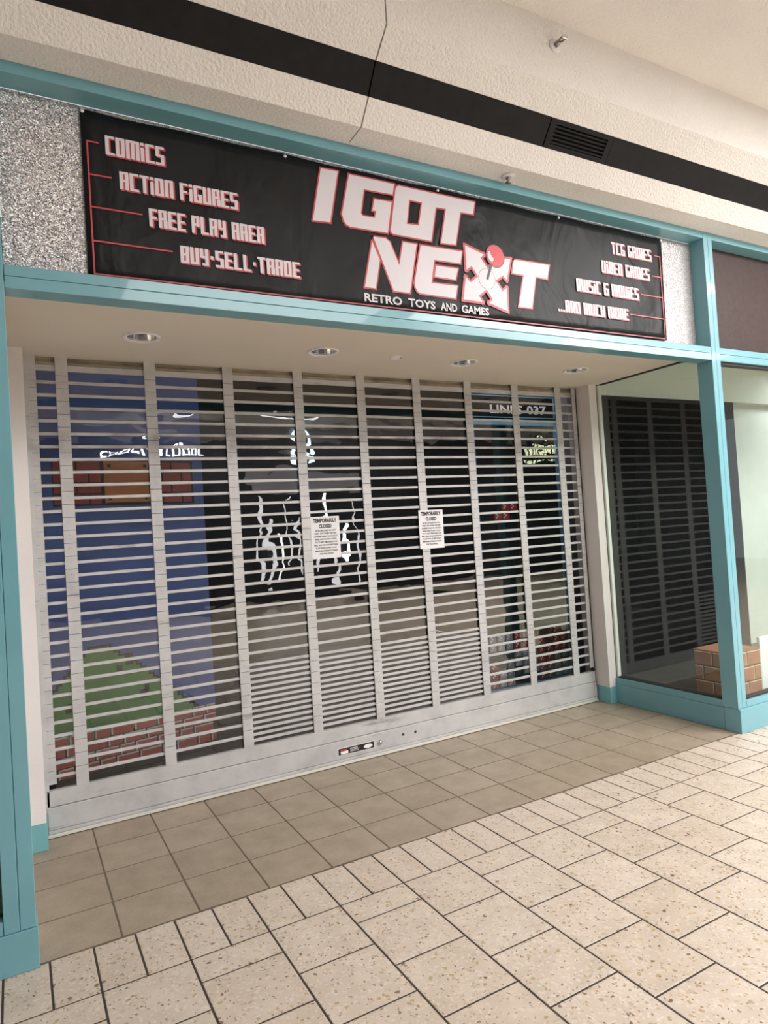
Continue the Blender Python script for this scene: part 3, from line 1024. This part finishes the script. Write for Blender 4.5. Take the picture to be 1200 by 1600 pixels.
# ------------------------------------------------------------------ banner
LOGO = {'I': [(3.638, 11.001), (3.945, 11.011), (3.75, 10.127), (3.443, 10.11)], 'G': [(4.151, 11.004), (5.024, 11.006), (4.978, 10.816), (4.417, 10.802), (4.33, 10.377), (4.364, 10.338), (4.592, 10.34), (4.628, 10.466), (4.556, 10.462), (4.608, 10.668), (4.947, 10.68), (4.832, 10.122), (4.109, 10.114), (4.040, 10.14), (4.0, 10.196), (3.975, 10.307)], 'OT': [(5.115, 10.996), (6.744, 11.002), (6.691, 10.769), (6.399, 10.753), (6.244, 10.128), (5.929, 10.115), (6.082, 10.759), (5.863, 10.75), (5.718, 10.116), (4.948, 10.121), (4.905, 10.14), (4.893, 10.178), (5.041, 10.922), (5.07, 10.975)], 'N1': [(4.513, 9.93), (4.639, 9.63), (4.524, 9.126), (4.317, 9.125)], 'N2': [(4.536, 10.015), (4.783, 10.019), (4.859, 9.968), (5.02, 9.588), (5.124, 10.008), (5.402, 10.01), (5.201, 9.127), (4.877, 9.121)], 'E1': [(5.486, 10.006), (6.377, 10.023), (6.328, 9.798), (5.755, 9.785), (5.664, 9.358), (6.223, 9.369), (6.165, 9.138), (5.411, 9.143), (5.36, 9.17), (5.325, 9.23), (5.308, 9.315)], 'E2': [(5.786, 9.683), (6.259, 9.689), (6.192, 9.481), (5.741, 9.482)], 'X': [(6.456, 10.152), (6.881, 10.039), (6.792, 9.97), (6.949, 9.778), (7.122, 9.927), (7.069, 10.017), (7.511, 10.043), (7.385, 9.62), (7.295, 9.698), (7.112, 9.578), (7.269, 9.394), (7.372, 9.471), (7.36, 9.021), (6.925, 9.137), (7.02, 9.204), (6.885, 9.381), (6.697, 9.248), (6.776, 9.137), (6.34, 9.137), (6.423, 9.563), (6.531, 9.474), (6.707, 9.607), (6.575, 9.781), (6.453, 9.701)], 'T': [(7.594, 10.042), (8.49, 10.055), (8.413, 9.773), (8.116, 9.781), (7.968, 9.149), (7.641, 9.14), (7.814, 9.773), (7.53, 9.777)]}
HOLE = [(5.31, 10.784), (5.574, 10.784), (5.475, 10.357), (5.226, 10.344)]
ba = tag(empty('banner', 6.0, 0.25, 8.79), 'long black vinyl shop banner with white and red lettering above the gate', 'banner')
# cloth: gently rippled sheet with thickness
m = MB()
NX, NZ = 72, 14
bx = lambda i: 0.05 + 11.80 * i / NX


def btop(u):
    return 11.105 + 0.012 * u / 11.8 - 0.012 * math.sin(u * 2.1) ** 2


def bbot(u):
    return 8.765 + 0.06 * u / 11.8


def brip(u, z):
    return 0.262 - 0.006 * math.sin(u * 1.7 + z * 2) - 0.004 * math.sin(u * 4.1 - z * 3.2)


vs, fs = [], []
for j in range(NZ + 1):
    for i in range(NX + 1):
        u = bx(i)
        z = bbot(u) + (btop(u) - bbot(u)) * j / NZ
        vs.append((u + 0.06 * j / NZ * (i / NX), brip(u, z), z))
for j in range(NZ):
    for i in range(NX):
        a = j * (NX + 1) + i
        fs.append((a, a + 1, a + NX + 2, a + NX + 1))
m.add(vs, fs)
sheet = m.build('sheet', M['banner'], ba, True)
mod = sheet.modifiers.new('thickness', 'SOLIDIFY')
mod.thickness = 0.004
mod.offset = -1
YR, YS, YW, YB = 0.249, 0.247, 0.245, 0.2435       # print layers in front of the cloth


def seg(m, p, q, w, y, mi=0):
    p, q = Vector(p), Vector(q)
    d = (q - p).normalized()
    n = Vector((-d.y, d.x)) * w / 2
    e = d * w / 2
    m.flat([[tuple(p - n - e), tuple(q - n + e), tuple(q + n + e), tuple(p + n - e)]], y - 0.00018 * (seg.k % 7), mi)
    seg.k += 1


seg.k = 0
red = MB()
for k, pl in LOGO.items():
    w_ = 0.05 if k != 'X' else 0.085
    for loop in ([pl, HOLE] if k == 'OT' else [pl]):
        for i in range(len(loop)):
            seg(red, loop[i], loop[(i + 1) % len(loop)], w_, YR)
red.build('logo_outline', M['ink_red'], ba)
wh = MB()
for k, pl in LOGO.items():
    loops = [pl, HOLE[::-1]] if k == 'OT' else [pl]
    wh.flat(loops, YW)


def ell(cx, cz, rx, rz, n=36):
    return [(cx + rx * math.cos(2 * math.pi * i / n), cz + rz * math.sin(2 * math.pi * i / n)) for i in range(n)]


wh.build('logo_letters', M['ink_white'], ba)
js = MB()
js.flat([ell(6.91, 9.585, 0.196, 0.196)], 0.2440, 1)
js.flat([ell(6.91, 9.585, 0.189, 0.189)], 0.2435, 0)
seg(js, (6.925, 9.60), (7.03, 9.86), 0.055, 0.2430, 1)
js.flat([ell(7.143, 10.047, 0.222, 0.222)], 0.2425, 1)
js.flat([ell(7.143, 10.047, 0.207, 0.207)], 0.2420, 2)
js.flat([[(6.987, 10.119), (7.021, 10.12), (7.045, 10.05), (7.107, 9.987), (7.061, 9.919), (6.99, 9.97), (6.963, 10.067)]], 0.2415, 0)
js.build('joystick_emblem', [M['ink_white'], M['ink_black'], M['ink_ball']], ba)['label'] = 'red ball joystick emblem forming the centre of the letter X'
LINES_T = [('COMiCS', 0.352, 1.146, 10.52, 10.79), ('ACTiON FiGURES', 0.516, 2.207, 10.06, 10.315), ('FREE PLAY AREA', 0.888, 2.60, 9.595, 9.855), ('BUY·SELL·TRADE', 1.30, 3.162, 9.128, 9.377),
           ('TCG GAMES', 10.28, 11.523, 10.55, 10.80), ('ViDEO GAMES', 9.957, 11.415, 10.11, 10.365), ('MUSiC & MOViES', 9.198, 11.025, 9.635, 9.89), ('...AND MUCH MORE', 8.65, 10.66, 9.165, 9.40)]
for tx_, u0, u1, z0, z1 in LINES_T:
    sh, lt = MB(), MB()
    for i, r in enumerate(text_rects(tx_, u0, u1, z0, z1, grow=0.004, du=0.018, dz=-0.016)):
        sh.rect(*r, YS - 0.00018 * (i % 9))
    for i, r in enumerate(text_rects(tx_, u0, u1, z0, z1)):
        lt.rect(*r, YW - 0.00018 * (i % 9))
    sh.build('letter_shadow', M['ink_red'], ba)
    lt.build('list_lettering', M['ink_white'], ba)
for wd, u0, u1, z0 in (('RETRO', 4.295, 5.03, 8.883), ('TOYS', 5.155, 5.715, 8.885), ('AND', 5.83, 6.185, 8.887), ('GAMES', 6.285, 6.91, 8.889)):
    bfont('tagline_lettering', wd, 0.2, M['ink_white'], ba, u0, YW, z0, bold=0.006, width=u1 - u0, height=0.146)
ln = MB()
for p, q in (((0.119, 10.658), (0.253, 10.658)), ((0.133, 10.196), (0.404, 10.196)), ((0.133, 9.743), (0.788, 9.743)), ((0.133, 9.27), (1.181, 9.27)),
             ((0.119, 10.658), (0.126, 8.81)), ((0.126, 8.81), (11.79, 8.855)), ((11.80, 10.693), (11.79, 8.855)), ((11.64, 10.693), (11.80, 10.693)),
             ((11.508, 10.226), (11.797, 10.226)), ((11.104, 9.773), (11.795, 9.773)), ((10.73, 9.297), (11.793, 9.297))):
    seg(ln, p, q, 0.022, YW)
ln.build('border_lines', M['ink_red'], ba)
for u in (0.077, 3.03, 5.935, 8.845, 11.885):
    MB().lathe([(0.0, -0.012), (0.018, -0.01), (0.026, 0.0), (0.026, 0.01)], (u, 0.25, 11.075), 'y', 12).build('grommet', M['paper'], ba, True)

# ------------------------------------------------------------------ rolling gate
gt = tag(empty('rolling_gate', 6.0, 4.0, 0.0), 'closed grey aluminium rolling gate with clear panels across the shop entry', 'gate')
GO = ORG[gt]
P = 0.23588
ZS = [8.3495 - P * k for k in range(32)]
BARS = [-0.11, 1.44, 2.975, 4.51, 6.03, 7.52, 9.025, 10.53, 12.02]
BW = 0.105
# slats: one long rounded aluminium tube shared by all rows
m = MB()
prof = [(3.945, -.029), (3.937, -.023), (3.937, .021), (3.945, .028), (3.972, .028), (3.98, .02), (3.98, -.02), (3.972, -.029)]
m.prism_x([(y, z + 0) for y, z in prof], -0.66, 12.68)
slat0 = m.build('slat', M['gate'], gt, fixn=True)
for i, z in enumerate(ZS):
    if i == 0:
        slat0.location.z = z * F
    else:
        inst(slat0, 0, 0, z, gt)
# short intermediate rods low down between the inner bars
rod0 = None
bays = [(BARS[i] + BW, BARS[i + 1] - BW) for i in range(len(BARS) - 1)]
for a, c in bays[2:6]:
    m = MB()
    m.prism_x([(y, z * 1.05) for y, z in prof], a - 0.02, c + 0.02)
    r0 = m.build('slat', M['gate'], gt, fixn=True)
    for i, k in enumerate(range(25, 32)):
        z = 8.3495 - P * (k + 0.5)
        if i == 0:
            r0.location.z = z * F
        else:
            inst(r0, 0, 0, z, gt)
# stacked links at every bar
m = MB()
m.box(-BW, BW, 3.905, 3.93, -P / 2 + .0035, P / 2 - .0035, bev=0.003)
m.v = [(v[0] + 6.0, v[1], v[2]) for v in m.v]
rv = MB()
m.lathe([(0.0, -0.006), (0.008, -0.005), (0.011, 0.0)], (6.0, 3.905, 0.03), 'y', 6)
link0 = m.build('link', M['gate'], gt)
first = True
rows = [8.3495 - P * k for k in range(32)] + [8.3495 + P * 0.95]
for xb in BARS:
    for z in rows:
        if first:
            link0.location = ((xb - 6.0) * F, 0, z * F)
            first = False
        else:
            k_ = inst(link0, xb - 6.0, 0, z, gt)
            if z < 1.1:
                k_.location.z = (z - 0.06) * F
                k_.scale.z = 1.5
for a, c in ((-0.66, -0.53), (12.53, 12.66)):
    m = MB()
    for z in rows:
        m.box(a, c, 3.91, 3.93, z - P / 2 + .003, z + P / 2 - .003)
    m.build('end_strip', M['gate'], gt)
# guide tracks
MB().box(-0.73, -0.655, 3.90, 4.04, 0.03, SZ, bev=0.004).build('guide_track', M['gate'], gt)
MB().box(12.665, 12.725, 3.93, 4.04, 0.03, SZ, bev=0.004).build('guide_track', M['seal'], gt)
# clear panes, one per row and bay
pane_bays = [(-0.53, BARS[0] - BW)] + bays
for a, c in pane_bays:
    m = MB()
    ca = (a + c) / 2
    m.box(a - .01 - ca + 6.0, c + .01 - ca + 6.0, 3.958, 3.966, -P / 2 + .02, P / 2 - .02)
    p0 = m.build('pane', M['poly'], gt)
    for i in range(32):
        z = 8.3495 - P * (i + 0.5)
        rot = (math.radians(random.gauss(0, 0.05)), 0, math.radians(random.gauss(0, 0.06)))
        if i == 0:
            p0.location = ((ca - 6.0) * F, 0, z * F)
        else:
            inst(p0, ca - 6.0, 0, z, gt)
# header coil covers and dark slot
MB().box(-0.66, 12.68, 3.945, 3.97, 8.375, 8.43).build('header_strip', M['gate'], gt)
MB().box(-0.66, 12.68, 3.95, 3.975, 8.435, 8.49).build('header_strip', M['header'], gt)
MB().box(-0.66, 12.68, 4.0, 4.2, 8.5, 8.85).build('header_box', M['header'], gt)
# bottom bar in stacked profiles
MB().box(-0.70, 12.68, 3.90, 3.99, 0.535, 0.80, bev=0.006).build('bottom_rail', M['gate'], gt)
MB().box(-0.70, 12.68, 3.885, 3.99, 0.135, 0.525, bev=0.008).build('bottom_rail', M['gate'], gt)
MB().box(-0.70, 12.68, 3.87, 3.99, 0.075, 0.13, bev=0.006).build('bottom_rail', M['gate'], gt)
MB().box(-0.70, 12.68, 3.90, 4.0, 0.80, 0.815).build('bottom_lip', M['gate'], gt)
MB().box(-0.71, 12.70, 3.855, 4.0, 0.012, 0.07, bev=0.006).build('threshold_strip', M['threshold'], gt)
MB().box(-0.71, 12.70, 3.875, 4.0, -0.01, 0.012).build('rubber_seal', M['seal'], gt)
MB().box(12.60, 12.68, 3.87, 3.885, 0.15, 0.42, bev=0.004).build('end_bracket', M['gate'], gt)
# label, lock and bolt holes on the bottom bar
pl = empty('warning_label', 5.35, 3.88, 0.29, gt)
MB().box(4.90, 5.81, 3.878, 3.884, 0.215, 0.375).build('plate', M['paper'], pl)
m = MB()
m.box(4.92, 5.79, 3.874, 3.879, 0.228, 0.362)
m.build('print_field', M['ink_black'], pl)
m = MB()
m.rect(4.97, 5.12, 0.31, 0.34, 3.872, 1)
m.rect(4.97, 5.15, 0.24, 0.30, 3.872, 0)
m.rect(5.20, 5.38, 0.32, 0.335, 3.872, 0)
m.rect(5.20, 5.42, 0.29, 0.30, 3.872, 0)
m.rect(5.20, 5.40, 0.26, 0.27, 3.872, 0)
m.flat([ell(5.64, 0.29, 0.11, 0.045, 20)], 3.872, 0)
m.build('print', [M['blk_white'], M['ink_red']], pl)
MB().lathe([(0.0, -0.045), (0.035, -0.045), (0.04, -0.038), (0.045, -0.02), (0.06, -0.012), (0.062, 0.0)], (5.945, 3.885, 0.30), 'y', 24).build('lock_cylinder', M['chrome'], gt, True, True)
for u, z in ((6.55, 0.352), (6.88, 0.346)):
    MB().lathe([(0.0, -0.02), (0.022, -0.018), (0.03, -0.006), (0.03, 0.0)], (u, 3.885, z), 'y', 12).build('bolt', M['seal'], gt, True, True)

# notices taped on the gate
BODY = ['WE WILL BE CLOSED FOR A FEW', 'WEEKS. STAY TUNED THEY MAY', 'CONSIDER THANK YOU. WE ARE AT', 'MORE. LISTEN TO SHOP. A PLACE', 'YOU TO NEXT TIMES PLEASE IN THE', 'MALL. ALSO WE HAVE EVERYTHING', 'SO LIKE WE WILL BE OPEN TO NOW', 'MEMORABLE EXPERIENCE. THANKS', 'FOR YOUR SUPPORT']


def notice(x0, z0, label, tilt):
    n = tag(empty('paper_notice', x0 + 0.345, 3.90, z0), label, 'notice', 'closing notices taped on the gate')
    MB().box(x0, x0 + 0.685, 3.8985, 3.9015, z0, z0 + 0.915).build('sheet', M['paper'], n)
    cx = x0 + 0.343
    bfont('heading', 'TEMPORARILY', 0.1, M['ink_black'], n, cx, 3.8975, z0 + 0.78, bold=0.005, align='CENTER', width=0.56, height=0.098)
    bfont('heading', 'CLOSED', 0.1, M['ink_black'], n, cx, 3.8975, z0 + 0.66, bold=0.005, align='CENTER', width=0.30, height=0.088)
    bd = None
    for i, t_ in enumerate(BODY):
        w_ = 0.53 if i < 8 else 0.30
        bfont('text_line', t_, 0.05, M['ink_black'], n, cx, 3.8975, z0 + 0.59 - i * 0.063, bold=0.002, align='CENTER', width=w_ + 0.03 * ((i * 7) % 3 - 1), height=0.036)
    n.rotation_euler = (0, tilt, 0)
    return n


notice(4.60, 4.497, 'left white TEMPORARILY CLOSED notice on the gate, beside the fourth bar', 0.0)
notice(7.345, 4.52, 'right white TEMPORARILY CLOSED notice, overlapping the sixth gate bar', 0.01)

# ------------------------------------------------------------------ block game panel inside
gpn = tag(empty('block_game_panel', 12.4, 6.2, 0.0), 'black wall panel framed in light blue with LINES-037 header and stacked blocks', 'panel')
MB().box(10.74, 14.10, 6.22, 6.5, 0.0, 9.2).build('board', M['dark_room'], gpn)
for x0, x1, z0, z1 in ((10.75, 10.86, 0.08, 8.05), (13.97, 14.08, 0.08, 8.05), (10.86, 13.97, 7.92, 8.05), (10.86, 13.97, 0.08, 0.17)):
    MB().box(x0, x1, 6.17, 6.22, z0, z1).build('frame_bar', M['blue_line'], gpn)
for x0, x1, z0, z1 in ((10.75, 10.775, 8.15, 8.82), (14.02, 14.045, 8.15, 8.82), (10.775, 14.02, 8.15, 8.175), (10.775, 14.02, 8.795, 8.82)):
    MB().box(x0, x1, 6.19, 6.22, z0, z1).build('frame_line', M['blue_line'], gpn)
bfont('header_lettering', 'LINES-037', 0.3, M['blk_white'], gpn, 11.52, 6.205, 8.27, bold=0.008, width=2.2, height=0.27)
ROWS = ['gggrw r..rw', 'gggrr gr.rr', '...gg grrrr', 'r.ggg wrrgg', 'rgg.g grrgg', 'rgg.. .rrgg']


def block(col, x, z, s=0.27):
    k = col
    m = MB()
    x1, z1 = x + s - 0.03, z + s - 0.03
    m.box(x, x1, 6.17, 6.22, z, z1, 0)
    m.rect(x + .04, x + .09, z1 - .10, z1 - .04, 6.166, 1)
    m.rect(x + .09, x + .14, z1 - .15, z1 - .09, 6.166, 1)
    m.rect(x + .04, x + .09, z1 - .20, z1 - .15, 6.166, 1)
    if col == 'w':
        m.box(x + .03, x1 - .03, 6.162, 6.17, z + .03, z1 - .03, 1)
    mt = {'r': M['blk_red'], 'g': M['blk_grey'], 'w': M['blk_red']}[col]
    m.build('block', [mt, M['blk_white']], gpn)


for r, row in enumerate(ROWS):
    row = row.replace(' ', '')
    for c_, ch in enumerate(row):
        if ch in 'rgw':
            block(ch, 10.90 + c_ * 0.307, 1.52 - r * 0.262)
for x_, z_ in ((11.70, 5.35), (12.0, 5.35), (11.40, 5.08), (11.70, 5.08)):
    block('r', x_, z_, 0.29)

# ------------------------------------------------------------------ shops across the concourse (seen in the clear panels)
ow = struct(MB().box(-30, 60, -31.3, -31.0, 0, 13.6).build('wall_opposite', M['shop_dark']), 'dark wall of shopfronts across the concourse', 'wall')
MB().box(-30, 60, -31.0, -30.95, 12.2, 13.4).build('upper_fascia', M['fascia'], ow)
MB().box(24.5, 60, -31.0, -30.95, 9.0, 12.2).build('upper_fascia', M['shop_dark'], ow)
struct(MB().box(-30.2, -30, -31, 0, 0, 13.6).build('wall_concourse_end', M['white']), 'white end wall of the concourse', 'wall')
lt_ = tag(empty('lit_shop_sign', 8, -30.9, 10.9), 'row of white lit letters high on the shop across the concourse', 'sign')
u = 4.3
random.seed(3)
while u < 11.4:
    w_ = random.uniform(0.28, 0.5)
    m = MB()
    m.box(u, u + 0.1, -30.95, -30.85, 10.95, 11.65)
    if random.random() < 0.7:
        m.box(u, u + w_, -30.95, -30.85, 11.52, 11.65)
    if random.random() < 0.7:
        m.box(u, u + w_, -30.95, -30.85, 10.95, 11.07)
    if random.random() < 0.6:
        m.box(u + w_ - 0.1, u + w_, -30.95, -30.85, 10.95, 11.65)
    m.build('sign_letter', M['lit_white'], lt_)
    u += w_ + 0.14
op = tag(empty('lit_shopfront', 19, -30.9, 0), 'bright lit shopfront across the concourse mirrored in the clear gate panels', 'shopfront')
MB().box(14.5, 23.6, -30.98, -30.9, 8.3, 9.8).build('fascia', M['fascia'], op)
MB().box(14.5, 23.6, -30.98, -30.93, 0, 8.3).build('backdrop', M['shop_dark'], op)
random.seed(11)
u = 14.9
while u < 23.2:
    w_ = random.uniform(0.12, 0.4)
    z0 = random.uniform(0.3, 3.0)
    z1 = random.uniform(4.5, 8.0)
    MB().box(u, u + w_, -30.93, -30.87, z0, z1).build('display_strip', M['lit_strip'] if random.random() < 0.7 else M['lit_white'], op)
    u += w_ + random.uniform(0.25, 0.8)
tg = tag(empty('lit_emblem', 18.8, -30.9, 10.3), 'upright bluish white lit emblem over the shop across the concourse', 'sign')
MB().lathe([(0.45, -0.06), (0.75, -0.06), (0.75, 0.06), (0.45, 0.06), (0.45, -0.06)], (18.8, -30.88, 12.3), 'y', 20).build('emblem_ring', M['lit_blue'], tg)
MB().box(18.0, 18.45, -30.95, -30.85, 10.2, 11.4).build('emblem_leg', M['lit_blue'], tg)
MB().box(19.2, 19.75, -30.95, -30.85, 10.2, 11.6).build('emblem_leg', M['lit_blue'], tg)
ys_ = tag(empty('lit_shop_sign', 43, -30.9, 10.6), 'pale yellow lit sign on the shop far right across the concourse', 'sign')
for i in range(8):
    MB().box(41.3 + i * 0.52, 41.6 + i * 0.52, -30.95, -30.88, 10.8, 12.0).build('sign_letter', M['lit_yellow'], ys_)
